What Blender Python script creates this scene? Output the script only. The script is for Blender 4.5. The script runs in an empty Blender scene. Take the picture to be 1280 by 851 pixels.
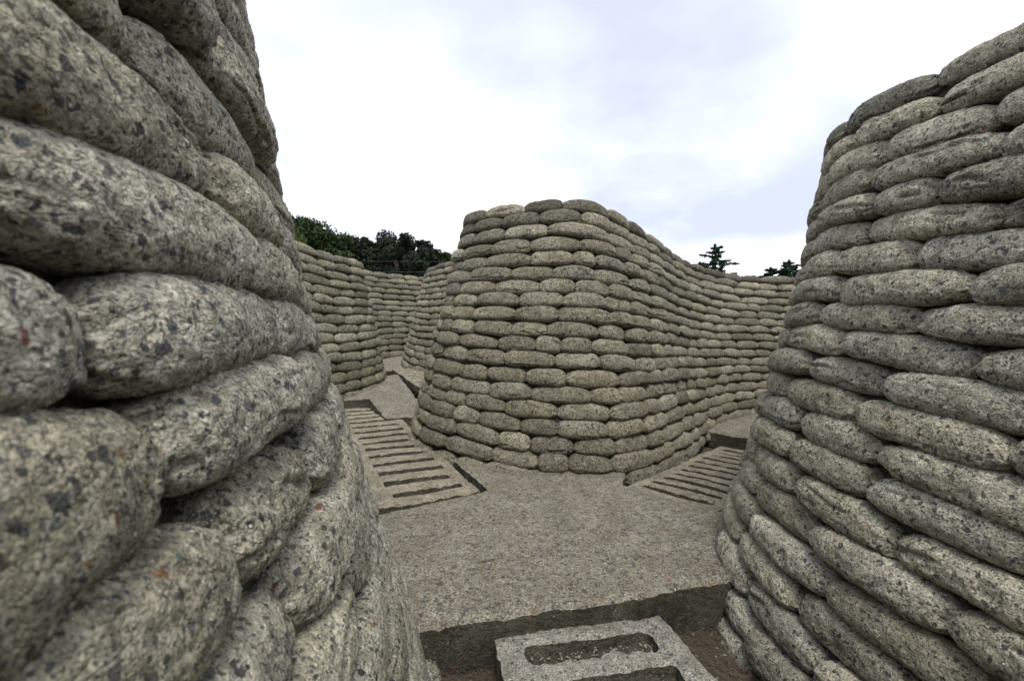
import bpy, math, random
import numpy as np
from mathutils import Vector, Matrix

random.seed(7)
C = bpy.context.scene.collection
R = math.radians
EYE = 1.1

# ------------------------------------------------------------------ noise
def _hash(ix, iy, iz, s):
    h = (ix.astype(np.int64) * 374761393 + iy.astype(np.int64) * 668265263 + iz.astype(np.int64) * 2147483647 + s * 1274126177) & 0xFFFFFFFF
    h = ((h ^ (h >> 13)) * 1274126177) & 0xFFFFFFFF
    h = ((h ^ (h >> 15)) * 2246822519) & 0xFFFFFFFF
    h = h ^ (h >> 16)
    return (h & 0xFFFFFF) / float(0xFFFFFF) * 2 - 1

def vnoise(p, scale=1.0, seed=0):
    q = np.asarray(p, float) * scale
    i = np.floor(q).astype(np.int64); f = q - i
    f = f * f * f * (f * (f * 6 - 15) + 10)
    r = 0
    for dx in (0, 1):
        wx = f[..., 0] if dx else 1 - f[..., 0]
        for dy in (0, 1):
            wy = f[..., 1] if dy else 1 - f[..., 1]
            for dz in (0, 1):
                wz = f[..., 2] if dz else 1 - f[..., 2]
                r = r + wx * wy * wz * _hash(i[..., 0] + dx, i[..., 1] + dy, i[..., 2] + dz, seed)
    return r

def fbm(p, scale, octaves=3, seed=0):
    r, a, t = 0, 1.0, 0
    for o in range(octaves):
        r = r + a * vnoise(p, scale * 2.03 ** o, seed + o * 17); t += a; a *= .5
    return r / t

def n1(x, y=0., seed=0):
    return float(vnoise(np.array([[x, y, .37]]), 1.0, seed)[0])

def sstep(a, b, x):
    t = np.clip((x - a) / (b - a), 0, 1)
    return t * t * (3 - 2 * t)

# ------------------------------------------------------------------ mesh helpers
def mesh_from(name, verts, faces, mat=None, smooth=True, attrs=None):
    """faces: an (n,4) / (n,3) array or a list of such arrays"""
    me = bpy.data.meshes.new(name)
    verts = np.asarray(verts, np.float32)
    fl = faces if isinstance(faces, list) else [faces]
    fl = [np.asarray(f, np.int32) for f in fl if len(f)]
    me.vertices.add(len(verts)); me.vertices.foreach_set('co', verts.ravel())
    loops = np.concatenate([f.ravel() for f in fl])
    tot = np.concatenate([np.full(len(f), f.shape[1], np.int32) for f in fl])
    start = np.concatenate([[0], np.cumsum(tot)[:-1]]).astype(np.int32)
    me.loops.add(len(loops)); me.loops.foreach_set('vertex_index', loops)
    me.polygons.add(len(tot)); me.polygons.foreach_set('loop_start', start); me.polygons.foreach_set('loop_total', tot)
    me.update(calc_edges=True)
    me.polygons.foreach_set('use_smooth', np.full(len(tot), smooth, bool))
    for k, v in (attrs or {}).items():
        a = me.attributes.new(k, 'FLOAT', 'POINT')
        a.data.foreach_set('value', np.broadcast_to(np.asarray(v, np.float32), (len(verts),)).copy())
    if mat: me.materials.append(mat)
    me.validate()
    return me

def obj(name, me, parent=None, loc=(0, 0, 0), **props):
    o = bpy.data.objects.new(name, me); C.objects.link(o)
    o.location = loc
    if parent: o.parent = parent
    for k, v in props.items(): o[k] = v
    return o

def thing(name, label, category, loc=(0, 0, 0), group=None):
    o = bpy.data.objects.new(name, None); C.objects.link(o)
    o.location = loc; o['label'] = label; o['category'] = category
    if group: o['group'] = group
    return o

# ------------------------------------------------------------------ materials
class NT:
    def __init__(s, name):
        s.m = bpy.data.materials.new(name); s.m.use_nodes = True
        s.t = s.m.node_tree; s.t.nodes.clear()
        s.out = s.t.nodes.new('ShaderNodeOutputMaterial')
        s.b = s.t.nodes.new('ShaderNodeBsdfPrincipled')
        s.t.links.new(s.b.outputs[0], s.out.inputs[0])
    def n(s, kind, **kw):
        nd = s.t.nodes.new(kind)
        for k, v in kw.items():
            if k.startswith('_'): setattr(nd, k[1:], v)
            else:
                key = k.replace('__', ' ')
                key = int(key[1:]) if key[0] == 'i' and key[1:].isdigit() else key
                s.put(v, nd.inputs[key])
        return nd
    def put(s, v, sock):
        if isinstance(v, bpy.types.NodeSocket): s.t.links.new(v, sock)
        elif isinstance(v, bpy.types.Node): s.t.links.new(v.outputs[0], sock)
        elif isinstance(v, tuple) and len(v) == 3 and sock.type == 'RGBA': sock.default_value = (*v, 1)
        else: sock.default_value = v
    def math(s, op, a, b=0.0, clamp=False):
        nd = s.t.nodes.new('ShaderNodeMath'); nd.operation = op; nd.use_clamp = clamp
        s.put(a, nd.inputs[0]); s.put(b, nd.inputs[1]); return nd.outputs[0]
    def mix(s, f, a, b, mode='MIX'):
        nd = s.t.nodes.new('ShaderNodeMix'); nd.data_type = 'RGBA'; nd.blend_type = mode
        s.put(f, nd.inputs[0]); s.put(a, nd.inputs[6]); s.put(b, nd.inputs[7]); return nd.outputs[2]
    def vmath(s, op, a, b=(0, 0, 0), scale=None):
        nd = s.t.nodes.new('ShaderNodeVectorMath'); nd.operation = op
        s.put(a, nd.inputs[0])
        if scale is not None: s.put(scale, nd.inputs['Scale'])
        else: s.put(b, nd.inputs[1])
        return nd.outputs[0]
    def ramp(s, f, stops, interp='LINEAR'):
        nd = s.t.nodes.new('ShaderNodeValToRGB'); nd.color_ramp.interpolation = interp
        e = nd.color_ramp.elements
        while len(e) < len(stops): e.new(.5)
        for i, (p, c) in enumerate(stops):
            e[i].position = p; e[i].color = (*c, 1) if isinstance(c, tuple) else (c, c, c, 1)
        s.put(f, nd.inputs[0]); return nd.outputs[0]
    def noise(s, v, scale, detail=4., rough=.55):
        return s.n('ShaderNodeTexNoise', Vector=v, Scale=scale, Detail=detail, Roughness=rough).outputs[0]
    def smooth(s, x, a, b):
        nd = s.n('ShaderNodeMapRange', _interpolation_type='SMOOTHSTEP', Value=x)
        nd.inputs['From Min'].default_value = a; nd.inputs['From Max'].default_value = b
        return nd.outputs[0]

def aggregate_material(name, base_lo, base_hi, chip1=45, chip2=105, d1=.2, d2=.25, bump=.006, dark=(.05, .055, .06),
                       white=.06, moss=.0, moss_col=(.13, .13, .05), use_attr=True, fine=1.0, warm=.12, darkmix=.85, pep=190., stain=.5):
    k = NT(name)
    pos = k.n('ShaderNodeNewGeometry').outputs['Position']
    if use_attr:
        sd = k.n('ShaderNodeAttribute', _attribute_name='seed').outputs['Fac']
        tone = k.n('ShaderNodeAttribute', _attribute_name='tone').outputs['Fac']
        off = k.n('ShaderNodeCombineXYZ', X=k.math('MULTIPLY', sd, 37.), Y=k.math('MULTIPLY', sd, 91.), Z=k.math('MULTIPLY', sd, 53.)).outputs[0]
        pos = k.vmath('ADD', pos, off)
    wn = k.n('ShaderNodeTexNoise', Vector=pos, Scale=48., Detail=3., Roughness=.6)
    warp = k.vmath('SCALE', k.vmath('SUBTRACT', wn.outputs['Color'], (.5, .5, .5)), scale=.024)
    wp = k.vmath('ADD', pos, warp)
    big = k.noise(pos, 5.5, 4.)
    mid = k.noise(pos, 24., 5., .65)
    fin = k.noise(pos, pep, 2., .75)
    col = k.mix(k.smooth(big, .3, .72), base_lo, base_hi)
    col = k.mix(k.smooth(mid, .42, .68), col, k.mix(1., col, (.60, .60, .58), 'MULTIPLY'))
    col = k.mix(k.math('MULTIPLY', k.smooth(fin, .50, .66), .85 * fine), col, k.mix(1., col, (.30, .31, .32), 'MULTIPLY'))
    col = k.mix(k.math('MULTIPLY', k.smooth(fin, .50, .34), .45 * fine), col, k.mix(1., col, (1.5, 1.5, 1.46), 'MULTIPLY'))
    # stone chips at two sizes
    def chips(scale, dens, rad):
        v = k.n('ShaderNodeTexVoronoi', Vector=wp, Scale=float(scale), Randomness=1.)
        sep = k.n('ShaderNodeSeparateColor', Color=v.outputs['Color'])
        pick = k.math('LESS_THAN', sep.outputs[0], dens)
        size = k.math('MULTIPLY', k.math('ADD', sep.outputs[2], .55), rad)
        inside = k.smooth(k.math('SUBTRACT', v.outputs['Distance'], size), .07, -.05)
        return k.math('MULTIPLY', pick, inside), sep.outputs[1], v
    m1, r1, v1 = chips(chip1, d1, .36)
    m2, r2, v2 = chips(chip2, d2, .38)
    d = dark
    pal = [(0.0, d), (.40, (d[0] * 1.5, d[1] * 1.6, d[2] * 1.8)), (.62, (.12, .125, .13)), (.78, (.07, .06, .05)),
           (1 - warm, (.40, .38, .34)), (1 - warm * .45, (.30, .17, .06)), (1 - warm * .12, (.26, .07, .04))]
    c1 = k.ramp(r1, pal, 'CONSTANT'); c2 = k.ramp(r2, pal, 'CONSTANT')
    col = k.mix(k.math('MULTIPLY', m1, darkmix), col, c1)
    col = k.mix(k.math('MULTIPLY', m2, darkmix * .95), col, c2)
    v3 = k.n('ShaderNodeTexVoronoi', Vector=pos, Scale=170.)
    s3 = k.n('ShaderNodeSeparateColor', Color=v3.outputs['Color'])
    m3 = k.math('MULTIPLY', k.math('LESS_THAN', s3.outputs[0], white), k.math('LESS_THAN', v3.outputs['Distance'], .38))
    col = k.mix(m3, col, (.62, .61, .57))
    if moss > 0:
        mm = k.smooth(k.noise(pos, 2.6, 5., .65), .56 - moss * .2, .72 - moss * .1)
        col = k.mix(k.math('MULTIPLY', mm, moss), col, k.mix(k.noise(pos, 30., 2.), moss_col, (.2, .19, .09)))
    if use_attr:
        hv = k.math('FRACT', k.math('MULTIPLY', sd, 7.31))
        col = k.mix(k.math('MULTIPLY', hv, .45), col, k.mix(1., col, (1.05, 1.0, .82), 'MULTIPLY'))
        stn = k.math('MULTIPLY', k.smooth(k.noise(pos, 3.1, 4., .7), .52, .72), stain)
        col = k.mix(stn, col, k.mix(1., col, (.50, .51, .50), 'MULTIPLY'))
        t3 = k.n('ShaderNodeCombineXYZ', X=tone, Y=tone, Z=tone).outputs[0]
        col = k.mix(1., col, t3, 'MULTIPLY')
    k.put(col, k.b.inputs['Base Color'])
    k.b.inputs['Roughness'].default_value = .92
    k.b.inputs['Specular IOR Level'].default_value = .25
    # relief: lumps, pits and chips standing slightly proud
    pit = k.smooth(k.noise(pos, 58., 4., .75), .64, .36)
    h = k.math('ADD', k.math('MULTIPLY', mid, .9), k.math('MULTIPLY', pit, .8))
    # torn creases running along the bag
    mp = k.n('ShaderNodeMapping', Vector=pos); mp.inputs['Scale'].default_value = (9., 9., 34.)
    cr = k.noise(mp.outputs[0], 1., 3., .6)
    crk = k.math('MULTIPLY', k.smooth(k.math('ABSOLUTE', k.math('SUBTRACT', cr, .5)), .022, .004), k.smooth(big, .46, .60)) if use_attr else k.math('MULTIPLY', cr, 0.)
    h = k.math('SUBTRACT', h, k.math('MULTIPLY', crk, .6))
    h = k.math('ADD', h, k.math('MULTIPLY', fin, .30 * fine))
    bp = k.n('ShaderNodeBump', Strength=1.0, Distance=bump, Height=h)
    k.put(bp, k.b.inputs['Normal'])
    return k.m

M_BAG_NEAR = aggregate_material('bag_concrete_pale', (.45, .425, .34), (.64, .61, .51), 60, 130, .24, .36, .009, dark=(.04, .048, .056), stain=.28, warm=.06, moss=.25)
M_BAG_MID = aggregate_material('bag_concrete_brown', (.30, .275, .205), (.46, .43, .33), 42, 84, .20, .40, .0105, pep=105., moss=.30, moss_col=(.17, .155, .08), warm=.08)
M_BAG_FAR = aggregate_material('bag_concrete_mossy', (.28, .265, .195), (.42, .40, .30), 36, 70, .20, .34, .010, pep=80., moss=.35, moss_col=(.19, .185, .09), warm=.06)
M_CORE = aggregate_material('core_mortar', (.07, .065, .05), (.13, .12, .10), 45, 105, .1, .1, .006, use_attr=False, white=.0, warm=.02)
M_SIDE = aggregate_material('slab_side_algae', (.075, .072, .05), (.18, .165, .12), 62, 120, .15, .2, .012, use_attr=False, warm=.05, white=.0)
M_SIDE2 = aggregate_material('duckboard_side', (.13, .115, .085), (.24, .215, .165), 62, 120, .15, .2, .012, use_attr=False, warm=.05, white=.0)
M_SLAB = aggregate_material('slab_exposed_aggregate', (.31, .28, .213), (.43, .395, .31), 44, 88, .42, .55, .010, dark=(.072, .070, .066), white=.07, use_attr=False, fine=1., warm=.20, darkmix=.74, pep=110.)
M_BOARD = aggregate_material('duckboard_concrete', (.30, .265, .19), (.42, .375, .285), 60, 130, .12, .22, .006, use_attr=False, white=.03, moss=.2, moss_col=(.12, .10, .06), warm=.1)
M_BOARD_PALE = aggregate_material('duckboard_concrete_pale', (.36, .335, .28), (.47, .445, .38), 60, 130, .14, .25, .008, use_attr=False, white=.05, moss=.2, moss_col=(.15, .13, .08), warm=.1)

def earth_material():
    k = NT('earth')
    pos = k.n('ShaderNodeNewGeometry').outputs['Position']
    z = k.n('ShaderNodeSeparateXYZ', Vector=pos).outputs[2]
    a = k.mix(k.noise(pos, 9., 6., .7), (.045, .036, .024), (.12, .095, .065))
    g = k.mix(k.noise(pos, 6., 6., .7), (.05, .075, .02), (.11, .12, .045))
    k.put(k.mix(k.smooth(z, 1.2, 1.6), a, g), k.b.inputs['Base Color'])
    k.b.inputs['Roughness'].default_value = 1.
    k.put(k.n('ShaderNodeBump', Strength=1., Distance=.03, Height=k.noise(pos, 40., 6., .7)), k.b.inputs['Normal'])
    return k.m
M_EARTH = earth_material()

def simple(name, a, b, scale=20., rough=.9, trans=0.):
    k = NT(name)
    pos = k.n('ShaderNodeNewGeometry').outputs['Position']
    k.put(k.mix(k.noise(pos, scale, 3.), a, b), k.b.inputs['Base Color'])
    k.b.inputs['Roughness'].default_value = rough
    k.b.inputs['Specular IOR Level'].default_value = .2
    return k.m
M_BARK = simple('bark', (.04, .032, .024), (.09, .075, .055), 9.)
M_LEAF_A = simple('broad_leaves', (.022, .036, .013), (.048, .07, .026), .6)
M_LEAF_B = simple('dark_leaves', (.014, .021, .013), (.030, .040, .024), .7)
M_LEAF_D = simple('russet_leaves', (.03, .03, .018), (.07, .055, .035), .8)
M_NEEDLE = simple('conifer_needles', (.012, .03, .02), (.03, .058, .035), 1.2)
M_STRAW = simple('dry_needle_litter', (.055, .042, .028), (.15, .115, .08), 60.)
M_GRAVEL = simple('gravel_stones', (.10, .092, .075), (.34, .32, .27), 70.)
M_GRASS = simple('grass_blades', (.05, .085, .02), (.12, .15, .05), 6.)
M_WIRE = simple('galvanised_wire', (.20, .21, .22), (.28, .29, .30), 5., .5)
M_POST = simple('post_timber', (.10, .08, .06), (.18, .15, .11), 14.)

# ------------------------------------------------------------------ walls of concrete sandbags
def catmull(P, step=.03):
    P = np.asarray(P, float)
    Q = np.vstack([2 * P[0] - P[1], P, 2 * P[-1] - P[-2]])
    out = []
    for i in range(1, len(Q) - 2):
        p0, p1, p2, p3 = Q[i - 1], Q[i], Q[i + 1], Q[i + 2]
        n = max(4, int(np.linalg.norm((p2 - p1)[:2]) / step))
        t = np.linspace(0, 1, n, endpoint=False)[:, None]
        out.append(.5 * ((2 * p1) + (-p0 + p2) * t + (2 * p0 - 5 * p1 + 4 * p2 - p3) * t ** 2 + (-p0 + 3 * p1 - 3 * p2 + p3) * t ** 3))
    out.append(Q[-2][None])
    return np.vstack(out)

def resample(P, step):
    d = np.linalg.norm(np.diff(P[:, :2], axis=0), axis=1)
    s = np.concatenate([[0], np.cumsum(d)])
    n = max(2, int(s[-1] / step) + 1)
    t = np.linspace(0, s[-1], n)
    return np.stack([np.interp(t, s, P[:, i]) for i in range(P.shape[1])], 1), t

class Wall:
    """controls: (x, y, z_base, z_top, batter); side = +1 when the face looks to the left of the travel direction"""
    def __init__(s, name, controls, rows, side, seed, curve=0.0, taper=.12, lmean=.42):
        s.name, s.rows, s.side, s.seed, s.curve, s.taper, s.lmean = name, rows, side, seed, curve, taper, lmean
        P, t = resample(catmull(controls), .03)
        def blur(A, n):
            k = np.exp(-np.linspace(-2, 2, 2 * n + 1) ** 2); k /= k.sum()
            lo = 2 * A[:1] - A[1:n + 1][::-1]; hi = 2 * A[-1:] - A[-n - 1:-1][::-1]
            pad = np.vstack([lo, A, hi])
            return np.stack([np.convolve(pad[:, i], k, 'valid') for i in range(A.shape[1])], 1)
        P = np.column_stack([blur(P[:, :2], 9), P[:, 2:]])
        tan = blur(np.gradient(P[:, :2], axis=0), 16)
        tan /= np.linalg.norm(tan, axis=1)[:, None]
        s.P = P; s.nrm = np.stack([-tan[:, 1], tan[:, 0]], 1) * side
    def face(s, f, inset=0.0):
        """the line of the wall face at height fraction f"""
        H = s.P[:, 3] - s.P[:, 2]
        z = s.P[:, 2] + H * f
        out = -s.P[:, 4] * H * (f + s.curve * f * (1 - f)) - inset
        return np.column_stack([s.P[:, :2] + s.nrm * out[:, None], z])
    def frac(s, j):
        x = j / s.rows
        return x * (1 + s.taper * .5) - s.taper * .5 * x * x

def bag_mesh_arrays(L, hh, dd, nu, nv, rng, seed):
    """one bag in local (along, outward, up); a filled sack that has set hard"""
    u = np.sin(np.linspace(-math.pi / 2, math.pi / 2, nu))
    u = np.sign(u) * (np.abs(u) ** .92)
    th = np.linspace(-math.pi, math.pi, nv, endpoint=False)
    th = th - .5 * np.sin(th)
    U, T = np.meshgrid(u[1:-1], th, indexing='ij')
    pe = rng.uniform(3.2, 5.0)
    r = (1 - np.abs(U) ** pe) ** (1 / rng.uniform(1.9, 2.3))
    skew = 1 + .10 * rng.uniform(-1, 1) * U
    sy, cx = np.sin(T), np.cos(T)
    ee = .72
    up = np.sign(sy) * np.abs(sy) ** ee
    out = np.sign(cx) * np.abs(cx) ** ee
    z = up * hh * (r ** .85) * skew
    y = out * dd * (r ** .75)
    x = U * L / 2
    # belly: lower half fuller and flatter, the crown domed
    z = np.where(z < 0, z * .96, z * (1 - .06 * U ** 2))
    z = z - hh * .10 * (np.abs(U) ** 2.2) * rng.uniform(.2, 1.4)
    P = np.stack([x, y, z], -1)
    nr = np.stack([U * 0 + np.sign(U) * np.abs(U) ** 6, out, up * 1.2], -1)
    nr /= np.linalg.norm(nr, axis=-1)[..., None] + 1e-9
    off = rng.uniform(0, 50, 3)
    disp = .0062 * vnoise(P + off, 5., seed) + .0026 * vnoise(P + off, 15., seed + 1)
    if nv >= 20: disp += .0022 * vnoise(P + off, 34., seed + 2)
    if nv >= 30: disp += .0022 * vnoise(P + off, 75., seed + 3)
    if nv >= 44: disp += .0016 * vnoise(P + off, 150., seed + 4)
    fw = max(.07, 3.6 / nv)
    # gathered ends
    ph = rng.uniform(0, 6.28, 2)
    disp -= .0045 * (np.cos(5 * T + ph[0] + 2 * U) * .6 + np.cos(9 * T + ph[1]) * .4) * sstep(.72, .97, np.abs(U))
    # folds where the cloth creased
    for q in range(int(rng.integers(0, 3)) if nv > 30 else 0):
        t0 = rng.uniform(-1.1, .5); uc = rng.uniform(-.7, .7); ul = rng.uniform(.25, .6)
        line = t0 + .25 * vnoise(np.stack([U * 2.2 + off[q], U * 0, U * 0], -1), 1., seed + 9 + q) + .3 * rng.uniform(-1, 1) * U
        dT = (T - line + math.pi) % (2 * math.pi) - math.pi
        m = 1 - sstep(ul * .6, ul, np.abs(U - uc))
        disp += m * rng.uniform(.3, 1.2) * (-.009 * np.exp(-(dT / fw) ** 2) + .004 * np.exp(-((dT - .2) / .16) ** 2))
    # broken-out pockets
    if rng.uniform() < .5:
        cu, ct = rng.uniform(-.9, .9), rng.uniform(-1., 1.)
        dT = (T - ct + math.pi) % (2 * math.pi) - math.pi
        w = ((U - cu) * L / 2 / .028) ** 2 + (dT * .05 / .016) ** 2
        disp -= .009 * np.exp(-w ** 1.5) * (1 + .6 * vnoise(P + off, 60., seed + 5))
    P = P + nr * disp[..., None]
    n_r = nu - 2
    V = P.reshape(-1, 3)
    V = np.vstack([V, [[-L / 2, 0, -hh * .08]], [[L / 2, 0, -hh * .08]]])
    i = np.arange(n_r - 1)[:, None] * nv; j = np.arange(nv)[None]; j2 = (j + 1) % nv
    quads = np.stack([i + j, i + nv + j, i + nv + j2, i + j2], -1).reshape(-1, 4)
    a = len(V) - 2; b = len(V) - 1; base = (n_r - 1) * nv
    jj = np.arange(nv); jj2 = (jj + 1) % nv
    tris = np.vstack([np.stack([np.full(nv, a), jj, jj2], 1), np.stack([np.full(nv, b), base + jj2, base + jj], 1)])
    return V, quads, tris

VISIBLE = {'A':[147,178,132,163,194,148,162,133,117,209,116,225,102,195,224,87,134,208,164,179,72,103,149,118,210,270,88,135,41,255,196,57,226,284,240,58,104,165,9,73,56,42,150,119,256,180,74,89,239,25,26,301,151,285,197,181,300,227,211],'D':[166,154,51,92,79,117,65,116,141,103,202,142,178,167,179,36,104,190,23,129,78,203,91,24,80,64,37,189,168,191,93,66,115,128,204,52,38,130,192,143,105,155,8,180,25,153,156,127,22,205,118,9,39,53,67,177,50,131,81,144,94,206,106,140,7,181,157,26,193,95,10,169,119,107,54,165,68,40,12],'E':[185,141,156,23,110,96,65,201,111,157,171,214,215,37,186,202,97,82,199,170,50,126,7,51,127,155,66,142,140,125,81,216,187,172,6,173,184,200,36,213,22,98,112,38,83,217,109,80,169,52,158,24,67,95],'F':[47,192,238,29,97,63,129,144,160,79,46,80,113,252,253,130,12,30,10,81,176,266,114,208,174,236,251,64,222,221,207,267,96,112,159,175,145,223,143,98,62,191,265,237,224,28,128,158,206,209,173,190,161,193,11,177,45,27,111,9,127,61,78,48,146,239,157,142,189,95,250,264,13],'C':[162,101,131,193,480,132,313,42,39,222,43,284,40,161,71,223,99,69,192,312,72,453,133,424,102,340,100,341,423,224,130,70,221,395,191,282,41,397,311,479,339,506,252,368,396,160,452,255,535,369,251,73,68,454,163,254,505,283,194,370,367,398,189,38,253,533,190,534,13,426,164,103,98,478,507,256,97,285,286,451,44,220,371,342,75,281,425,504,250,314,159,74,129,422,481,135,310,338,45,343],'B':[103,127,173,220,196,150,242,266,313,151,79,358,289,403,126,334,104,380,426,56,174,448,290,197,335,243,470,80,221,32,449,471,312,128,381,265,382,267,427,152,359,57,175,314,404,244,33,198,105,9,291,425,336,55,81,450,129,357,402,222,219,472,428,199,153,268,360,405,383,58,337,130,315,82,176,451,106,8,292,59]}   #VIS#

def build_wall(w, mat, label, category, tone=(1., .12), dark_top=0.0, cap=.45, keep=100, dark_fn=None, zfloor=-.45):
    rng = np.random.default_rng(w.seed)
    root = thing('sandbag_wall', label, category, (float(w.P[len(w.P) // 2, 0]), float(w.P[len(w.P) // 2, 1]), 0.0))
    rl = np.array(root.location)
    bags = []
    idx = 0
    for j in range(w.rows):
        f0, f1 = w.frac(j), w.frac(j + 1)
        fc = (f0 + f1) / 2
        line = w.face(fc)
        d = np.linalg.norm(np.diff(line[:, :2], axis=0), axis=1)
        S = np.concatenate([[0], np.cumsum(d)])
        pos = -rng.uniform(.05, .4)
        while pos < S[-1] - .1:
            L = float(np.clip(rng.normal(w.lmean, .055), .27, .66))
            if rng.uniform() < .06: L *= .68
            sc = pos + L / 2
            seed_i = int(rng.integers(1, 10 ** 6)); brng = np.random.default_rng(seed_i)
            pos += L * .975
            idx += 1
            if sc < 0 or sc > S[-1]: continue
            def at(s_, col): return np.interp(s_, S, col)
            cx, cy = at(sc, line[:, 0]), at(sc, line[:, 1])
            dist = math.sqrt(cx * cx + cy * cy + (at(sc, line[:, 2]) - EYE) ** 2)
            if dist < 1.3: nu, nv = 110, 76
            elif dist < 2.6: nu, nv = 72, 54
            elif dist < 5: nu, nv = 40, 34
            else: nu, nv = 20, 14
            if cy < -.3: nu, nv = 20, 14
            H = at(sc, w.P[:, 3] - w.P[:, 2])
            rowh = H * (f1 - f0)
            hh = rowh / 2 * brng.uniform(1.09, 1.19)
            dd = brng.uniform(.066, .077)
            V, q, t = bag_mesh_arrays(L * brng.uniform(1.0, 1.045), hh, dd, nu, nv, brng, seed_i % 1000)
            tilt = brng.normal(0, .018); push = brng.normal(0, .008) - .03
            V[:, 2] += V[:, 0] * tilt
            V[:, 1] += V[:, 0] * brng.normal(0, .03)
            s_ = sc + V[:, 0]
            sl = np.clip(s_, 0, S[-1])
            bx, by, bz = np.interp(sl, S, line[:, 0]), np.interp(sl, S, line[:, 1]), np.interp(sl, S, line[:, 2])
            nx, ny = np.interp(sl, S, w.nrm[:, 0]), np.interp(sl, S, w.nrm[:, 1])
            ln = np.hypot(nx, ny); nx /= ln; ny /= ln
            tx, ty = -ny * -w.side, nx * -w.side
            ext = s_ - sl
            wob = .022 * vnoise(np.stack([sl * 1.1, np.full_like(sl, j * .55), sl * 0 + .5], -1), 1., w.seed)
            tt = at(sc, w.P[:, 4])
            out = V[:, 1] + push - V[:, 2] * tt
            X = bx + nx * out + tx * ext
            Y = by + ny * out + ty * ext
            Z = bz + V[:, 2] + wob + V[:, 1] * tt * .35
            W = np.stack([X, Y, Z], 1)
            tn = tone[0] * (1 + tone[1] * float(np.clip(brng.normal(), -1.8, 1.8)))
            dk = False
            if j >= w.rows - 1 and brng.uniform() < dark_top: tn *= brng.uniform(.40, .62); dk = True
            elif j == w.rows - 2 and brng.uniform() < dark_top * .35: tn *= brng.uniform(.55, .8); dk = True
            elif brng.uniform() < .07: tn *= .78
            bags.append((idx, W, q, t, tn, (seed_i % 997) / 997., dist, dk))
    vis = VISIBLE.get(w.name)
    if vis is None:
        chosen = set(b[0] for b in bags)
    else:
        chosen = set(vis[:keep])
    rest = []
    for (i_, W, q, t, tn, sd, dist, dk) in bags:
        if i_ in chosen:
            c = W.mean(0)
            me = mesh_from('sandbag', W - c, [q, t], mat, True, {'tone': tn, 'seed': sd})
            o = obj('sandbag', me, root, c - rl)
            if vis is None: o['bag_id'] = i_; o['wall_id'] = w.name
            if dk: o['label'] = 'dark weathered sandbag on the rim'
        else: rest.append((W, q, t, tn, sd))
    if rest:
        vs, qs, ts, tns, sds, n = [], [], [], [], [], 0
        for W, q, t, tn, sd in rest:
            vs.append(W - rl); qs.append(q + n); ts.append(t + n); n += len(W)
            tns.append(np.full(len(W), tn)); sds.append(np.full(len(W), sd))
        me = mesh_from('sandbags', np.vstack(vs), [np.vstack(qs), np.vstack(ts)], mat, True, {'tone': np.concatenate(tns), 'seed': np.concatenate(sds)})
        obj('sandbags', me, root, (0, 0, 0), kind='stuff')
    # the mass behind the bags
    fr = [0.0, .25, .5, .75, .965]
    rings = [w.face(fr[0], .035)]; rings[0][:, 2] = zfloor
    for f in fr: rings.append(w.face(f, .035))
    b1 = w.face(fr[-1], .06 + cap); rings.append(b1)
    b2 = w.face(fr[-1], .12 + cap); b2[:, 2] = zfloor; rings.append(b2)
    n = len(w.P)
    V = np.vstack(rings) - rl
    i = np.arange(n - 1); F = []
    for r_ in range(len(rings) - 1):
        F.append(np.stack([r_ * n + i, r_ * n + i + 1, (r_ + 1) * n + i + 1, (r_ + 1) * n + i], 1))
    obj('core', mesh_from('core', V, np.vstack(F), M_CORE, False), root)
    return root

T = .27
WA = Wall('A', [(.12, -1.9, -.25, 2.24, .24), (.10, -.8, -.25, 2.24, .24), (.07, 0.0, -.25, 2.24, .245), (.01, .5, -.25, 2.24, .245), (-.11, 1.1, -.25, 2.24, .248),
                (-.305, 1.68, -.25, 2.22, .262), (-.54, 2.2, -.22, 2.2, .27), (-.98, 2.75, -.2, 2.2, .28), (-1.6, 3.2, -.15, 2.18, .26), (-2.3, 3.7, -.1, 2.18, .24), (-3.3, 4.1, 0, 2.18, .22)], 20, -1, 14, lmean=.52, curve=.45)
WD = Wall('D', [(-3.5, 4.2, .0, 2.2, .2), (-2.85, 4.75, .05, 2.30, .2), (-2.45, 5.4, .1, 2.25, .2), (-2.14, 6.0, .15, 2.14, .2), (-1.93, 6.5, .2, 2.12, .2), (-1.93, 7.0, .25, 2.1, .2), (-2.2, 7.5, .3, 2.1, .2), (-2.8, 7.9, .3, 2.1, .2)],
          16, -1, 23, lmean=.36)
WE = Wall('E', [(-3.6, 8.0, .45, 2.4, .18), (-3.0, 9.2, .45, 2.38, .18), (-2.55, 10.0, .5, 2.35, .18), (-1.9, 10.7, .5, 2.35, .18), (-1.0, 11.2, .5, 2.25, .18), (.2, 11.5, .5, 2.35, .18)], 15, -1, 31, lmean=.42)
WF = Wall('F', [(-.4, 10.4, .5, 2.3, .25), (-1.3, 10.0, .5, 2.3, .25), (-1.95, 9.5, .5, 2.3, .26), (-2.15, 8.95, .45, 2.3, .27), (-1.85, 8.25, .35, 2.3, .27), (-1.3, 7.6, .3, 2.3, .25), (-.6, 7.1, .3, 2.28, .22), (.2, 6.8, .3, 2.25, .2)],
          17, -1, 41, lmean=.36)
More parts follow.
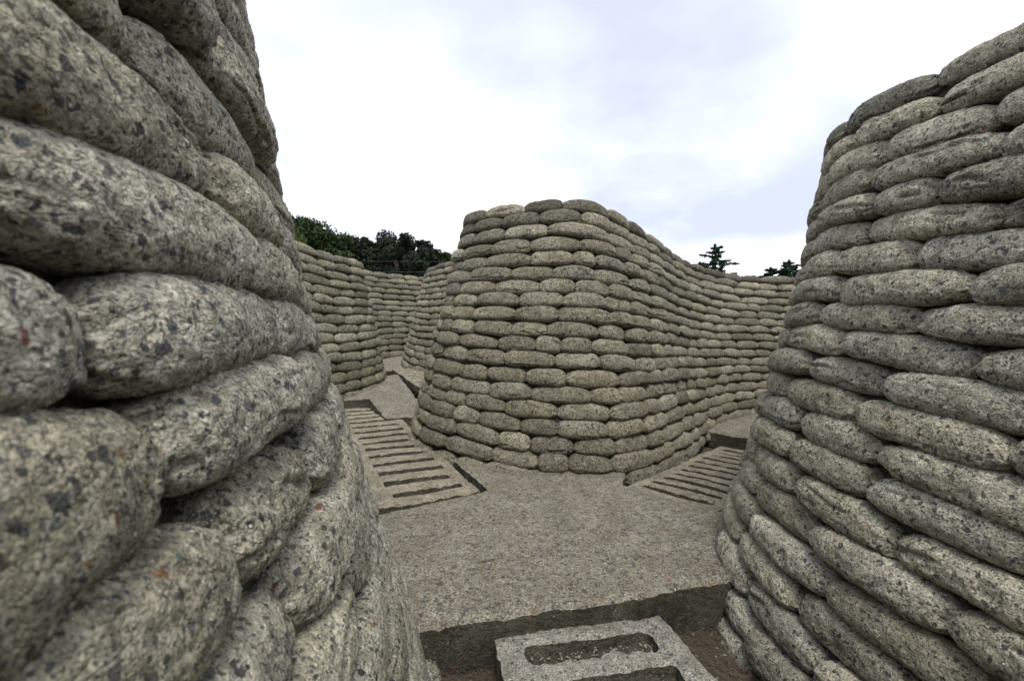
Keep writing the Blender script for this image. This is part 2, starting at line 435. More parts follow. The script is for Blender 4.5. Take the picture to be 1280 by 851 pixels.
WC = Wall('C', [(-.1, 6.4, .05, 2.3, .24), (-.65, 5.85, .0, 2.3, .24), (-1.0, 5.25, -.02, 2.29, .25), (-1.06, 4.7, -.05, 2.28, .26), (-.83, 4.15, -.08, 2.27, .27), (-.42, 3.78, -.1, 2.26, .27), (.0, 3.56, -.12, 2.25, .26), (.42, 3.43, -.13, 2.24, .25),
                (.84, 3.47, -.14, 2.22, .24), (1.20, 3.73, -.15, 2.19, .23), (1.7, 4.33, -.15, 2.12, .22), (2.25, 5.12, -.16, 2.0, .2), (2.8, 5.72, -.17, 1.93, .19), (3.5, 6.15, -.17, 1.86, .18), (4.5, 6.35, -.17, 1.84, .18), (5.6, 6.4, -.17, 1.84, .18), (7., 6.4, -.17, 1.84, .18)],
          19, -1, 53, lmean=.41)
WB = Wall('B', [(1.35, -1.9, -.28, 2.12, .26), (1.2, -.8, -.28, 2.12, .26), (1.1, 0.1, -.28, 2.1, .26), (.97, .9, -.28, 1.99, .26), (.885, 1.6, -.28, 2.04, .265), (.93, 2.15, -.26, 2.08, .26), (1.13, 2.6, -.25, 2.06, .25), (1.53, 3.08, -.24, 2.02, .24),
                (2.2, 3.8, -.22, 1.95, .22), (3.0, 4.5, -.2, 1.9, .2), (4.0, 5.0, -.2, 1.86, .2), (6., 5.3, -.2, 1.84, .2)], 21, 1, 67, lmean=.47, curve=.4)
GRP = 'walls of hardened sandbags'
build_wall(WA, M_BAG_NEAR, 'pale speckled sandbag wall at the left edge, so near that its bags blur', 'sandbag wall', tone=(1.0, .08))
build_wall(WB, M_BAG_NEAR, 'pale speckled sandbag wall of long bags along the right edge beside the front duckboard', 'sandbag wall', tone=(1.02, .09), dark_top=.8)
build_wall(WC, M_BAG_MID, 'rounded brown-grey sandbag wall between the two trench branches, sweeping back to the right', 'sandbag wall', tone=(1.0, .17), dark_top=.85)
build_wall(WD, M_BAG_FAR, 'greenish sandbag wall with grass on its rim, ending behind the left ribbed duckboard', 'sandbag wall', tone=(1.0, .16))
build_wall(WE, M_BAG_FAR, 'farthest sandbag wall below the dark trees, closing the left trench branch', 'sandbag wall', tone=(.92, .12))
build_wall(WF, M_BAG_MID, 'narrow grey sandbag bastion beside the small far duckboard, partly behind the middle wall', 'sandbag wall', tone=(1.0, .14), dark_top=.9)

# ------------------------------------------------------------------ plates with snapped edges: slabs and duckboards
def poly_sdf(P, poly):
    poly = np.asarray(poly, float); d = np.full(P.shape[:-1], 1e9); ins = np.zeros(P.shape[:-1], bool)
    for a, b in zip(poly, np.roll(poly, -1, 0)):
        ab = b - a; t = np.clip(((P - a) @ ab) / (ab @ ab), 0, 1)
        d = np.minimum(d, np.linalg.norm(P - (a + t[..., None] * ab), axis=-1))
        c = (a[1] > P[..., 1]) != (b[1] > P[..., 1])
        with np.errstate(divide='ignore', invalid='ignore'):
            xi = (b[0] - a[0]) * (P[..., 1] - a[1]) / (b[1] - a[1]) + a[0]
        ins ^= c & (P[..., 0] < xi)
    return np.where(ins, -d, d)

def plate(name, sdf, x0, x1, y0, y1, res, ztop, thick, mat, edge=.010, rough=.0025, parent=None, M=None, frame=0., side=None, **props):
    nx, ny = int((x1 - x0) / res) + 1, int((y1 - y0) / res) + 1
    X, Y = np.meshgrid(np.linspace(x0, x1, nx), np.linspace(y0, y1, ny), indexing='ij')
    P = np.stack([X, Y], -1)
    for it in range(2):
        f = sdf(P)
        if it == 0:
            e = res * .2
            gx = (sdf(P + [e, 0]) - sdf(P - [e, 0])) / (2 * e); gy = (sdf(P + [0, e]) - sdf(P - [0, e])) / (2 * e)
            cellf = .25 * (f[:-1, :-1] + f[1:, :-1] + f[:-1, 1:] + f[1:, 1:])
            keep = cellf < 0
            touch_k = np.zeros((nx, ny), bool); touch_o = np.zeros((nx, ny), bool)
            for a in (slice(0, -1), slice(1, None)):
                for b in (slice(0, -1), slice(1, None)):
                    touch_k[a, b] |= keep; touch_o[a, b] |= ~keep
            touch_o[0] = touch_o[-1] = True; touch_o[:, 0] = touch_o[:, -1] = True
            bd = touch_k & touch_o
            g2 = np.maximum(gx * gx + gy * gy, .2)
            lim = res * .9
            P[..., 0] = np.where(bd, P[..., 0] - np.clip(f * gx / g2, -lim, lim), P[..., 0])
            P[..., 1] = np.where(bd, P[..., 1] - np.clip(f * gy / g2, -lim, lim), P[..., 1])
    f = sdf(P)
    Z = ztop(P[..., 0], P[..., 1])
    p3 = np.concatenate([P, Z[..., None] * 0 + frame], -1)
    nz = rough * (fbm(p3, 9., 3, 5) * 1.6 + vnoise(p3, 60., 8) * .7)
    chip = np.maximum(0, fbm(p3, 22., 3, 3)) * edge * 1.3
    Z = Z + nz - (edge * .6 + chip) * (1 - sstep(0, edge * 2.2, -f)) * 1.0
    ids = -np.ones((nx, ny), int); used = touch_k; ids[used] = np.arange(used.sum())
    V = np.column_stack([P[used], Z[used]])
    I, J = np.nonzero(keep)
    q = np.stack([ids[I, J], ids[I + 1, J], ids[I + 1, J + 1], ids[I, J + 1]], 1)
    # skirts
    ed = {}
    for a, b in ((0, 1), (1, 2), (2, 3), (3, 0)):
        for s, t in zip(q[:, a], q[:, b]): ed[(int(s), int(t))] = 1
    be = np.array([(s, t) for (s, t) in ed if (t, s) not in ed])
    nb = len(V); bv = np.unique(be); m = {int(v): nb + i for i, v in enumerate(bv)}
    k_ = len(bv); tops = V[bv].copy()
    lo = V[bv].copy(); lo[:, 2] -= thick * .5; wob = vnoise(lo, 22., 4) * .006
    lo[:, :2] += wob[:, None]
    lo2 = V[bv].copy(); lo2[:, 2] -= thick
    sk = [(m[int(t)], m[int(s)], m[int(s)] + k_, m[int(t)] + k_) for s, t in be] + [(m[int(t)] + k_, m[int(s)] + k_, m[int(s)] + 2 * k_, m[int(t)] + 2 * k_) for s, t in be]
    V = np.vstack([V, tops, lo, lo2])
    if M is not None:
        h = np.column_stack([V, np.ones(len(V))]) @ np.array(M).T
        V = h[:, :3]
    c = V.mean(0); c[2] = V[:, 2].min()
    me = mesh_from(name, V - c, [q, np.array(sk)], mat, True)
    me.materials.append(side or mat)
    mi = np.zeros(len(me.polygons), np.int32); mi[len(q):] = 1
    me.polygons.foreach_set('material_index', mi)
    return obj(name, me, parent, c, **props)

def slab(poly, ztop, thick, label, res=.0125, mat=None, name='concrete_slab', **kw):
    poly = np.array(poly); x0, y0 = poly.min(0) - .05; x1, y1 = poly.max(0) + .05
    def sdf(P):
        p3 = np.concatenate([P, P[..., :1] * 0 + .3], -1)
        return poly_sdf(P, poly) + .010 * vnoise(p3, 7., 71) + .005 * vnoise(p3, 24., 72)
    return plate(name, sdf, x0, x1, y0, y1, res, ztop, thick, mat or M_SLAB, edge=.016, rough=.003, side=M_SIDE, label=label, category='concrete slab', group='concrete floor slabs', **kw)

slab([(-.75, 1.56), (-.32, 1.655), (.40, 1.82), (.84, 1.945), (1.25, 2.06), (1.75, 2.75), (1.27, 2.74), (.79, 3.22), (.95, 3.75), (.3, 3.95), (-.46, 4.0), (-.50, 3.86), (-.16, 3.12), (-.72, 2.755), (-1.3, 2.4)],
     lambda x, y: 0 * x, .2, 'broad speckled concrete slab at the fork, in front of the rounded middle wall')
zr = lambda x, y: .09 + .165 * (y - 5.25)
slab([(-2.6, 5.6), (-2.25, 5.85), (-1.86, 5.93), (-1.46, 5.22), (-.9, 5.35), (-.85, 5.75), (-1.25, 5.95), (-1.8, 7.15), (-2.3, 6.9)], zr, .16,
     'small sloping concrete slab at the foot of the greenish wall', res=.03)
slab([(-2.15, 8.1), (-1.7, 8.3), (-1.5, 9.6), (-1.5, 11.2), (-3.2, 10.2), (-3.5, 8.2)], lambda x, y: .36 + .075 * (y - 8) + 0 * x, .16, 'distant pale slab floor in front of the farthest sandbag wall', res=.04)
slab([(2.12, 5.08), (2.42, 4.72), (2.78, 4.35), (5., 5.2), (6., 5.6), (6., 6.6), (3.2, 6.5)], lambda x, y: -.02 + 0 * x, .16, 'brownish concrete slab beyond the right ribbed duckboard', res=.03)

def duckboard(corner, direction, W, L, slots, z0, slope, rail, mat, label, slot_r=.012, res=.009, thick=.09, swing=0., relief=1.):
    """corner: near-left corner; direction: along the board; slots: list of (y centre, half width)"""
    d = np.array(direction, float); d /= np.linalg.norm(d); px = np.array([d[1], -d[0]])
    M = np.array([[px[0], d[0], 0, corner[0]], [px[1], d[1], 0, corner[1]], [0, 0, 1, z0], [0, 0, 0, 1]])
    def sdf(P):
        x, y = P[..., 0], P[..., 1]
        q = np.maximum(np.abs(x - W / 2) - W / 2, np.abs(y - L / 2) - L / 2)
        p3 = np.concatenate([P, P[..., :1] * 0 + corner[0]], -1)
        q = q + .005 * vnoise(p3, 10., 61) * relief + .003 * vnoise(p3, 36., 62) * relief
        s = np.full(x.shape, 1e9)
        for (yc, hw, x0, x1) in slots:
            dx = np.abs(x - (x0 + x1) / 2) - (x1 - x0) / 2 + slot_r; dy = np.abs(y - yc - swing * (x - W / 2)) - hw + slot_r
            s = np.minimum(s, np.hypot(np.maximum(dx, 0), np.maximum(dy, 0)) + np.minimum(np.maximum(dx, dy), 0) - slot_r)
        s = s + (.004 * vnoise(p3, 14., 63) + .0025 * vnoise(p3, 45., 64)) * relief
        return np.maximum(q, -s)
    def zt(x, y):
        g = np.stack([x * 2.0, y * 30, x * 0 + .2], -1)
        g2 = np.stack([x * 1.3, y * 55, x * 0 + .7], -1)
        return slope * y + relief * .0012 * vnoise(g2, 1., 69) + relief * .0028 * vnoise(g, 1., 66) + .006 * vnoise(np.stack([x * 3, y * 2.3, x * 0], -1), 1., 67)
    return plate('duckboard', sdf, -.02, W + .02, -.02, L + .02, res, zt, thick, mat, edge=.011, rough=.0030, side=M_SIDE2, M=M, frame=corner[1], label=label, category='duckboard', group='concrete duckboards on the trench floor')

def even(n, start, pitch, hw, rail, W, jit=.004):
    rr = random.Random(n * 7 + 3)
    return [(start + i * pitch + rr.uniform(-jit, jit), hw * rr.uniform(.9, 1.1), rail + rr.uniform(-.012, .012), W - rail + rr.uniform(-.012, .012)) for i in range(n)]

# front board in the pit; near-left corner is behind the picture's lower edge
d0 = np.array([-.205, .965]); d0 /= np.linalg.norm(d0); p0 = np.array([d0[1], -d0[0]])
cf = np.array([-.065, 1.70]) - d0 * 1.472
duckboard(cf, d0, .70, 1.5, [(1.5 - .135 - k * .185, .048, .10, .60) for k in range(7)], -.078, 0., .1, M_BOARD_PALE,
          'pale rough duckboard with wide gravel-filled slots in the pit before the slab', res=.007, thick=.11, slot_r=.02, relief=1.7)
dl = np.array([-.44, .9]); dl /= np.linalg.norm(dl)
duckboard((-.81 - .12 * dl[1], 2.83 + .12 * dl[0]), dl, .78, 3.42, [(a_, b_, c_ + .12, d_) for a_, b_, c_, d_ in even(14, .17, .228, .042, .085, .78)], -.012, .028, .09, M_BOARD,
          'ribbed grey-brown duckboard running up the left trench branch from the broad slab', relief=.45)
d2 = np.array([-.40, .915]); d2 /= np.linalg.norm(d2)
duckboard((-1.22, 6.02), d2, .60, 2.3, even(10, .15, .215, .034, .08, .60), .33, .03, .09, M_BOARD,
          'small distant duckboard climbing past the narrow bastion', res=.016)
dr = np.array([1.25, 1.28]); dr /= np.linalg.norm(dr)
duckboard((.80, 3.24), dr, .64, 1.86, even(11, .15, .158, .029, .07, .64), -.03, -.02, .07, M_BOARD,
          'brown duckboard with thin close slots in the right trench branch', res=.010, swing=.0, relief=.55)

# ------------------------------------------------------------------ the ground: one sheet, trenches cut into it
polyA = [tuple(p) for p in WA.P[::8, :2]] + [tuple(p) for p in WD.P[::8, :2]] + [tuple(p) for p in WE.P[::8, :2]] + [(.2, 14), (-12, 14), (-12, -2.2)]
polyCF = [tuple(p) for p in WF.P[::8, :2]] + [tuple(p) for p in WC.P[::8, :2]] + [(9, 6.4), (9, 14), (0, 14), (.2, 10.6)]
polyB = [tuple(p) for p in WB.P[::8, :2]] + [(9, 5.3), (9, -2.2)]
def graded(a, b, step, far):
    mid = np.arange(a, b + 1e-6, step); o = []; v = step
    x = b
    while x < far: v *= 1.35; x += v; o.append(x)
    lo = []; x = a; v = step
    while x > -far: v *= 1.35; x -= v; lo.append(x)
    return np.concatenate([lo[::-1], mid, o])
gx_, gy_ = graded(-6, 8, .09, 700), graded(-3, 14, .09, 700)
GX, GY = np.meshgrid(gx_, gy_, indexing='ij')
GP = np.stack([GX, GY], -1)
rim = np.vstack([w.face(1.)[::6] for w in (WA, WB, WC, WD, WE, WF)])
near = (np.abs(GX) < 12) & (GY < 18) & (GY > -6)
zt = np.full(GX.shape, 2.0)
Pn = GP[near]; acc = np.zeros(len(Pn)); ws = np.zeros(len(Pn))
for r_ in rim:
    wgt = 1 / (((Pn - r_[:2]) ** 2).sum(1) + .02) ** 2.2
    acc += wgt * r_[2]; ws += wgt
zt[near] = acc / ws - .13
sd = np.minimum(np.minimum(poly_sdf(GP, polyA), poly_sdf(GP, polyCF)), poly_sdf(GP, polyB))
plateau = (sd < -.86) | (GX > 7.5) | (GX < -5) | (GY > 12.6) | (GY < -2.4)
zf = -.205 + .05 * np.clip(-GX, 0, 1) + np.where(GX < .5, .5 * sstep(4.6, 9.5, GY), 0)
p3 = np.concatenate([GP, GX[..., None] * 0], -1)
GZ = np.where(plateau, zt + .04 * vnoise(p3, 1.3, 3), zf + .018 * fbm(p3, 5., 3, 9))
n_, m_ = GX.shape
I, J = np.meshgrid(np.arange(n_ - 1), np.arange(m_ - 1), indexing='ij')
q = np.stack([I * m_ + J, (I + 1) * m_ + J, (I + 1) * m_ + J + 1, I * m_ + J + 1], -1).reshape(-1, 4)
obj('ground', mesh_from('ground', np.stack([GX, GY, GZ], -1).reshape(-1, 3), q, M_EARTH, True), kind='structure')

# ------------------------------------------------------------------ loose matter
def blades(name, pts, length, width, mat, upright, rng, props, curl=.3):
    n = len(pts)
    a = rng.uniform(0, 2 * math.pi, n); L = length * rng.uniform(.5, 1.3, n)
    el = rng.uniform(*upright, n)
    d = np.stack([np.cos(a) * np.cos(el), np.sin(a) * np.cos(el), np.sin(el)], 1)
    sdv = np.stack([-np.sin(a), np.cos(a), 0 * a], 1) * (width / 2)
    up = np.array([0, 0, 1.])
    bend = rng.normal(0, curl, n)[:, None] * np.stack([-np.sin(a), np.cos(a), 0 * a], 1)
    p = np.asarray(pts)
    m = p + d * (L * .5)[:, None]; e = p + d * (L)[:, None] + bend * (L * .5)[:, None]
    V = np.stack([p - sdv, p + sdv, m + sdv * .9, m - sdv * .9, e], 1).reshape(-1, 3)
    b = np.arange(n)[:, None] * 5
    return obj(name, mesh_from(name, V, [b + np.array([[0, 1, 2, 3]]), b + np.array([[3, 2, 4]])], mat, False), **props)

rng = np.random.default_rng(5)
def floor_z(x, y):
    i = np.clip(np.searchsorted(gx_, x) - 1, 0, n_ - 2); j = np.clip(np.searchsorted(gy_, y) - 1, 0, m_ - 2)
    fx = (x - gx_[i]) / (gx_[i + 1] - gx_[i]); fy = (y - gy_[j]) / (gy_[j + 1] - gy_[j])
    return GZ[i, j] * (1 - fx) * (1 - fy) + GZ[i + 1, j] * fx * (1 - fy) + GZ[i, j + 1] * (1 - fx) * fy + GZ[i + 1, j + 1] * fx * fy
def scatter(n, x0, x1, y0, y1):
    return rng.uniform(x0, x1, n), rng.uniform(y0, y1, n)
x, y = scatter(11000, -.5, 1.25, .9, 2.0)
p = np.stack([x, y, floor_z(x, y) + rng.uniform(.0, .02, len(x))], 1)
blades('needle_litter', p, .055, .0016, M_STRAW, (-.05, .25), rng, dict(label='brown dry needle litter on the pit floor around the pale front duckboard', category='needle litter', kind='stuff'))

def litter_along(w, lo, hi, n, spread):
    sel = rng.integers(int(lo * len(w.P)), int(hi * len(w.P)), n)
    d = -.06 + spread * rng.uniform(0, 1, n) ** 2.2
    q_ = w.P[sel, :2] + w.nrm[sel] * d[:, None]
    return q_
qq = np.vstack([litter_along(WC, .10, .75, 2600, .22), litter_along(WC, .62, .85, 2400, .8), litter_along(WB, .35, .75, 900, .2), litter_along(WD, .3, .8, 900, .25)])
LITTER_XY = qq

def stones(name, pts, size, mat, rng, props):
    ico = np.array([(0, 0, 1), (.894, 0, .447), (.276, .851, .447), (-.724, .526, .447), (-.724, -.526, .447), (.276, -.851, .447),
                    (.724, .526, -.447), (-.276, .851, -.447), (-.894, 0, -.447), (-.276, -.851, -.447), (.724, -.526, -.447), (0, 0, -1)])
    fc = np.array([(0, 1, 2), (0, 2, 3), (0, 3, 4), (0, 4, 5), (0, 5, 1), (1, 6, 2), (2, 7, 3), (3, 8, 4), (4, 9, 5), (5, 10, 1), (6, 7, 2), (7, 8, 3), (8, 9, 4), (9, 10, 5), (10, 6, 1), (11, 7, 6), (11, 8, 7), (11, 9, 8), (11, 10, 9), (11, 6, 10)])
    n = len(pts); s = size * rng.lognormal(0, .4, n)
    V = ico[None] * rng.uniform(.65, 1.2, (n, 12, 1)) * s[:, None, None] * np.stack([np.ones(n), rng.uniform(.6, 1., n), rng.uniform(.45, .8, n)], 1)[:, None]
    a = rng.uniform(0, 6.28, n); ca, sa = np.cos(a)[:, None], np.sin(a)[:, None]
    V = np.stack([V[..., 0] * ca - V[..., 1] * sa, V[..., 0] * sa + V[..., 1] * ca, V[..., 2]], -1) + np.asarray(pts)[:, None]
    F = (np.arange(n)[:, None, None] * 12 + fc[None]).reshape(-1, 3)
    return obj(name, mesh_from(name, V.reshape(-1, 3), F, mat, False), **props)
# needles and grit gathered against the wall bases, dropped onto whatever floor lies below
dg0 = bpy.context.evaluated_depsgraph_get()
ok = []
for xx, yy in LITTER_XY:
    hit, lc, nn, fi, ob, mm = bpy.context.scene.ray_cast(dg0, Vector((xx, yy, .9)), Vector((0, 0, -1)))
    if hit and ob.name.split('.')[0] in ('concrete_slab', 'ground', 'duckboard'): ok.append((xx, yy, lc.z + .002))
if ok:
    blades('needle_litter', ok, .04, .0016, M_STRAW, (-.02, .18), rng, dict(label='thin drift of dry needles gathered along the foot of the sandbag walls', category='needle litter', kind='stuff'))
    stones('grit', np.array(ok[::3]), .0035, M_GRAVEL, rng, dict(label='fine grit lying along the foot of the sandbag walls', category='grit', kind='stuff'))
# gravel inside the front board's slots
n = 3000
lx, ly = rng.uniform(.07, .63, n), rng.uniform(.05, 1.46, n)
w2 = cf + lx[:, None] * p0 + ly[:, None] * d0
stones('gravel', np.column_stack([w2, -.128 + rng.uniform(-.012, .012, n) + .006 * np.sin(lx * 9)]), .0055, M_GRAVEL, rng,
       dict(label='small grey gravel lying in the slots of the pale front duckboard', category='gravel', kind='stuff'))
# bedding dirt under it so the stones rest on something
bv = [cf + p0 * .03 + d0 * .03, cf + p0 * .67 + d0 * .03, cf + p0 * .67 + d0 * 1.47, cf + p0 * .03 + d0 * 1.47]
bx = np.array([[*v, -.134] for v in bv] + [[*v, -.30] for v in bv])
obj('soil_bed', mesh_from('soil_bed', bx, np.array([(0, 1, 2, 3), (0, 4, 5, 1), (1, 5, 6, 2), (2, 6, 7, 3), (3, 7, 4, 0)]), M_EARTH, False), kind='structure')
# a few loose stones by the slab's edge and on the floor
x, y = scatter(260, -.4, 1.2, 1.1, 2.0)
stones('loose_stones', np.stack([x, y, floor_z(x, y) + .004], 1), .006, M_GRAVEL, rng, dict(label='scattered pale pebbles on the brown pit floor', category='pebbles', kind='stuff'))

# grass along the rim of the greenish wall
g = WD.face(1.0, .10); sel = rng.integers(0, int(len(g) * .45), 5200)
p = g[sel] + np.column_stack([-WD.nrm[sel] * (rng.uniform(0, 1, (len(sel), 1)) ** 1.5) * .9, rng.uniform(-.02, .05, len(sel))])
blades('grass', p, .13, .006, M_GRASS, (.7, 1.5), rng, dict(label='short green grass along the rim of the greenish wall', category='grass', kind='stuff'))

# ------------------------------------------------------------------ fence wires beyond the walls
fr_ = thing('wire_fence', 'thin two-strand wire fence crossing in front of the dark trees', 'wire fence', (-1.9, 15., 2.0))
def tube(name, a, b, r0, r1, mat, parent, sag=0., seg=24, sides=6, **kw):
    a = np.array(a, float); b = np.array(b, float); t = np.linspace(0, 1, seg + 1)
    c = a + (b - a) * t[:, None]; c[:, 2] -= sag * 4 * t * (1 - t)
    d = (b - a) / np.linalg.norm(b - a); u = np.cross(d, (0, 0, 1.) if abs(d[2]) < .9 else (1., 0, 0)); u /= np.linalg.norm(u); v = np.cross(d, u)
    th = np.linspace(0, 2 * math.pi, sides, endpoint=False)
    rr = (r0 + (r1 - r0) * t)[:, None, None]
    V = c[:, None] + rr * (np.cos(th)[None, :, None] * u + np.sin(th)[None, :, None] * v)
    i = np.arange(seg)[:, None] * sides; j = np.arange(sides)[None]; j2 = (j + 1) % sides
    q = np.stack([i + j, i + j2, i + sides + j2, i + sides + j], -1).reshape(-1, 4)
    return V.reshape(-1, 3), q
def add_tube(name, *a, parent=None, mat=None, **kw):
    V, q = tube(name, *a[:2], *a[2:4], mat, parent, **kw)
    base = np.array(parent.location) if parent else 0
    return obj(name, mesh_from(name, V - base, q, mat, True), parent)
for zz in (EYE + 86 / 569 * 15., EYE + 73 / 569 * 15.):
    add_tube('wire', (-6.6, 15., zz), (.3, 15., zz - .05), .0016, .0016, parent=fr_, mat=M_WIRE, sag=.01)
for xx in (-6.6, .3):
    add_tube('post', (xx, 15., 1.7), (xx, 15., EYE + 2.32), .05, .045, parent=fr_, mat=M_POST, seg=4, sides=10)

# ------------------------------------------------------------------ trees
def limb_set(segments):
    vs, qs, n = [], [], 0
    for a, b, r0, r1 in segments:
        V, q = tube('', a, b, r0, r1, None, None, seg=3, sides=7)
        vs.append(V); qs.append(q + n); n += len(V)
    return np.vstack(vs), np.vstack(qs)

def leaf_quads(pts, size, rng, flat=0.):
    n = len(pts)
    d = rng.normal(size=(n, 3)); d /= np.linalg.norm(d, axis=1)[:, None]
    if flat: d[:, 2] *= 1 - flat; d /= np.linalg.norm(d, axis=1)[:, None]
    u = np.cross(d, rng.normal(size=(n, 3))); u /= np.linalg.norm(u, axis=1)[:, None]
    s = size * rng.uniform(.6, 1.3, n)[:, None]
    V = np.stack([pts - d * s, pts + u * s * .5, pts + d * s, pts - u * s * .5], 1).reshape(-1, 3)
    return V, np.arange(n)[:, None] * 4 + np.arange(4)[None]

def broad_tree(x, y, zb, height, radius, seed, mat, label, ncl=70, per=230, leaf=.13, group='trees beyond the trenches'):
    rng = np.random.default_rng(seed)
    root = thing('broadleaf_tree', label, 'tree', (x, y, zb), group)
    top = height; segs = [((0, 0, -.3), (0, 0, height * .5), .28, .2), ((0, 0, height * .5), (rng.normal(0, .2), rng.normal(0, .2), height * .85), .2, .07)]
    cents = []
    for i in range(ncl):
        a = rng.uniform(0, 2 * math.pi); t = rng.uniform(0, 1)
        zc = height * (.28 + .70 * t); rr = radius * math.sqrt(max(0, 1 - ((t - .38) / .66) ** 2)) * rng.uniform(.45, 1.0)
        c = np.array([math.cos(a) * rr, math.sin(a) * rr, zc]); cents.append(c)
        if i % 3 == 0: segs.append(((0, 0, zc * .62), tuple(c * .95), .075, .02))
    V, q = limb_set(segs); obj('trunk', mesh_from('trunk', V, q, M_BARK, True), root)
    pts = []
    for c in cents:
        cr = radius * rng.uniform(.16, .34)
        k = rng.normal(size=(per, 3)); k /= np.linalg.norm(k, axis=1)[:, None]
        k *= (rng.uniform(0, 1, (per, 1)) ** .45) * cr; k[:, 2] *= .75
        pts.append(c + k)
    V, q = leaf_quads(np.vstack(pts), leaf, rng)
    obj('crown', mesh_from('crown', V, q, mat, False), root)
    return root

def conifer(x, y, zb, height, spread, seed, label, tiers=15, lean=0., per=90, droop=.05, needle=.10, group='conifers beyond the trenches'):
    rng = np.random.default_rng(seed)
    root = thing('conifer', label, 'tree', (x, y, zb), group)
    segs = [((0, 0, -.3), (0, 0, height * .98), .22, .03)]; s0 = rng.uniform(0, 1, 260)
    pts = [np.column_stack([rng.normal(0, .03 + .16 * (1 - s0)), rng.normal(0, .03 + .16 * (1 - s0)), height * (.72 + .29 * s0)])]
    for i in range(tiers):
        t = (i + .5) / tiers
        zc = height * (.25 + .73 * t)
        for k in range(int(rng.integers(4, 7))):
            a = rng.uniform(0, 2 * math.pi); L = spread * (1 - t) ** .65 * rng.uniform(.45, 1.12) + .15
            tip = np.array([math.cos(a) * L, math.sin(a) * L, zc - droop * L + L * rng.uniform(.05, .38)])
            st = np.array([0, 0, zc])
            segs.append((tuple(st), tuple(tip), .035, .012))
            m = int(per * (.3 + L / spread)); s = rng.uniform(.12, 1.03, m) ** .8
            b = st + (tip - st) * s[:, None]
            wid = L * .11 * (1.05 - np.abs(s - .45))[:, None]
            off = rng.normal(size=(m, 3)) * wid * np.array([1, 1, .42]); off[:, 2] -= .03
            pts.append(b + off)
    V, q = limb_set(segs); obj('trunk', mesh_from('trunk', V, q, M_BARK, True), root)
    V, q = leaf_quads(np.vstack(pts), needle, rng, .3)
    obj('crown', mesh_from('crown', V, q, M_NEEDLE, False), root)
    return root

def at(px, y):  # direction of sight used to lay out the far trees on the plateau
    return (px - 640) / 569 * y
GZT = 2.0
def tall(pytop, y): return EYE + (412 - pytop) / 569 * y - GZT
tb = [(372, 27, 279, 2.6, M_LEAF_A, 'green broadleaf tree just behind the grassy rim, leftmost of the wood'),
      (404, 29, 291, 2.2, M_LEAF_A, 'mid green broadleaf tree sloping down beside the leftmost crown'),
      (432, 31, 300, 1.9, M_LEAF_A, 'low green tree between the leftmost crowns and the small pointed one'),
      (453, 30, 297, 1.1, M_LEAF_B, 'small dark tree with pointed top beside the big dark crown'),
      (472, 33, 312, 1.6, M_LEAF_D, 'low russet tinted tree in the notch left of the big dark crown'),
      (497, 30, 292, 2.1, M_LEAF_B, 'big dark round tree, tallest above the farthest sandbag wall'),
      (524, 31, 304, 1.8, M_LEAF_B, 'dark tree merged into the right shoulder of the big dark crown'),
      (550, 32, 318, 1.5, M_LEAF_A, 'low green tree at the right end of the wood, above the narrow bastion')]
for i, (px, yy, pyt, rad, mt, lb) in enumerate(tb):
    broad_tree(at(px, yy), yy, GZT - .05, tall(pyt, yy), rad, 100 + i, mt, lb, ncl=60, per=260)
conifer(at(893, 30), 30., GZT - .05, tall(306, 30), 2.25, 305, 'open-branched conifer standing alone above the right sweep of the middle wall', tiers=13, per=210, needle=.08)
conifer(at(985, 34), 34., GZT - .05, tall(325, 34), 2.4, 311, 'dense dark conifer half hidden by the right wall', tiers=13, per=300)
conifer(at(962, 35), 35., GZT - .05, tall(334, 35), 1.9, 317, 'short dark conifer left of the half hidden one', tiers=11, per=300)

# ------------------------------------------------------------------ sky, sun, camera
sc = bpy.context.scene
W = bpy.data.worlds.new('World'); sc.world = W; W.use_nodes = True
t = W.node_tree; t.nodes.clear(); L_ = t.links
out = t.nodes.new('ShaderNodeOutputWorld'); bg = t.nodes.new('ShaderNodeBackground'); L_.new(bg.outputs[0], out.inputs[0])
SUN_EL, SUN_AZ = R(62), R(172)      # azimuth clockwise from +Y
sky = t.nodes.new('ShaderNodeTexSky'); sky.sky_type = 'NISHITA'; sky.sun_disc = False
sky.sun_elevation = SUN_EL; sky.sun_rotation = SUN_AZ; sky.air_density = 1.3; sky.dust_density = 2.
tc = t.nodes.new('ShaderNodeTexCoord')
sep = t.nodes.new('ShaderNodeSeparateXYZ'); L_.new(tc.outputs['Generated'], sep.inputs[0])
def wm(op, a, b):
    nd = t.nodes.new('ShaderNodeMath'); nd.operation = op
    for k_, v_ in ((0, a), (1, b)):
        if isinstance(v_, bpy.types.NodeSocket): L_.new(v_, nd.inputs[k_])
        else: nd.inputs[k_].default_value = v_
    return nd.outputs[0]
zz = wm('ADD', wm('MAXIMUM', sep.outputs[2], 0.), .22)
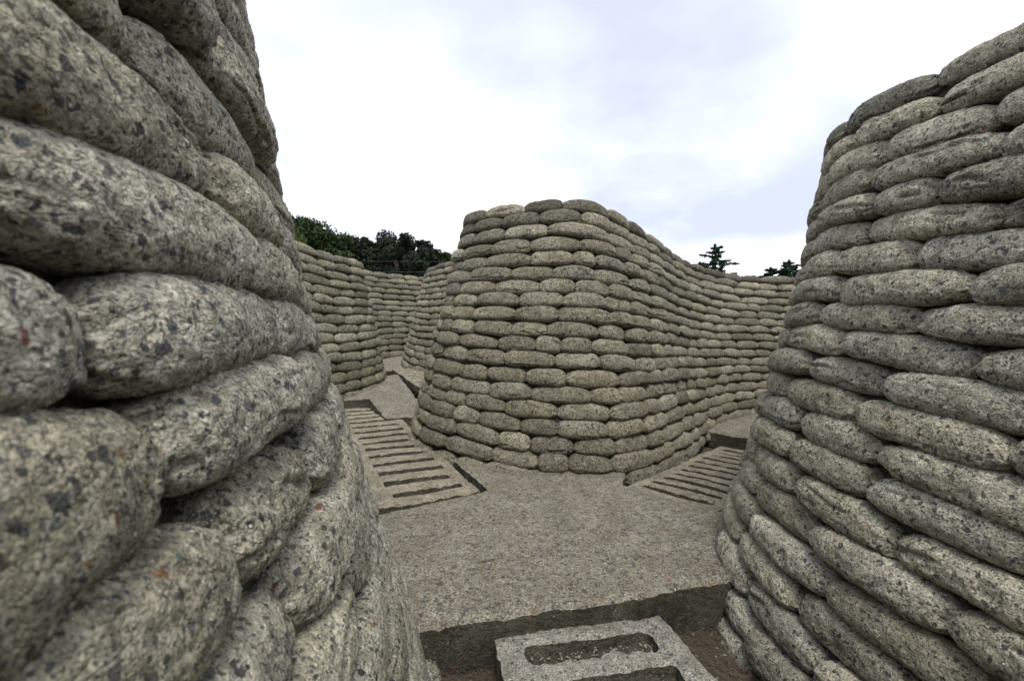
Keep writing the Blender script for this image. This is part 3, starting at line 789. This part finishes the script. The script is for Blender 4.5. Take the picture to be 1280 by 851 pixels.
cv = t.nodes.new('ShaderNodeCombineXYZ'); L_.new(wm('DIVIDE', sep.outputs[0], zz), cv.inputs[0]); L_.new(wm('DIVIDE', sep.outputs[1], zz), cv.inputs[1])
cv.inputs[2].default_value = 3.4
nz = t.nodes.new('ShaderNodeTexNoise'); nz.inputs['Scale'].default_value = .85; nz.inputs['Detail'].default_value = 5.; nz.inputs['Roughness'].default_value = .5
L_.new(cv.outputs[0], nz.inputs['Vector'])
rp = t.nodes.new('ShaderNodeValToRGB'); e = rp.color_ramp.elements
e[0].position = .41; e[0].color = (3.7, 3.95, 4.6, 1); e[1].position = .63; e[1].color = (9.4, 9.4, 9.3, 1)
e_ = e.new(.525); e_.color = (5.1, 5.3, 5.8, 1)
L_.new(nz.outputs[0], rp.inputs[0])
mx = t.nodes.new('ShaderNodeMix'); mx.data_type = 'RGBA'; mx.inputs[0].default_value = .92
L_.new(sky.outputs[0], mx.inputs[6]); L_.new(rp.outputs[0], mx.inputs[7]); L_.new(mx.outputs[2], bg.inputs[0])
bg.inputs[1].default_value = .1

sl = bpy.data.lights.new('sun', 'SUN'); sl.energy = 1.4; sl.angle = R(22); sl.color = (1., .97, .92)
so = bpy.data.objects.new('sun', sl); C.objects.link(so); so.location = (0, 0, 20)
sdir = Vector((math.sin(SUN_AZ) * math.cos(SUN_EL), math.cos(SUN_AZ) * math.cos(SUN_EL), math.sin(SUN_EL)))
so.rotation_euler = sdir.to_track_quat('Z', 'Y').to_euler()

cam = bpy.data.cameras.new('camera'); co = bpy.data.objects.new('camera', cam); C.objects.link(co)
cam.sensor_width = 36; cam.lens = 16; cam.clip_start = .02; cam.clip_end = 3000
co.location = (0, 0, EYE); co.rotation_euler = (R(90 - 1.36), 0, 0)
cam.dof.use_dof = True; cam.dof.focus_distance = 2.6; cam.dof.aperture_fstop = 5.6
sc.camera = co
sc.view_settings.view_transform = 'Standard'; sc.view_settings.look = 'None'; sc.view_settings.gamma = 1; sc.view_settings.exposure = 1.12
sc.cycles.max_bounces = 5; sc.cycles.diffuse_bounces = 2
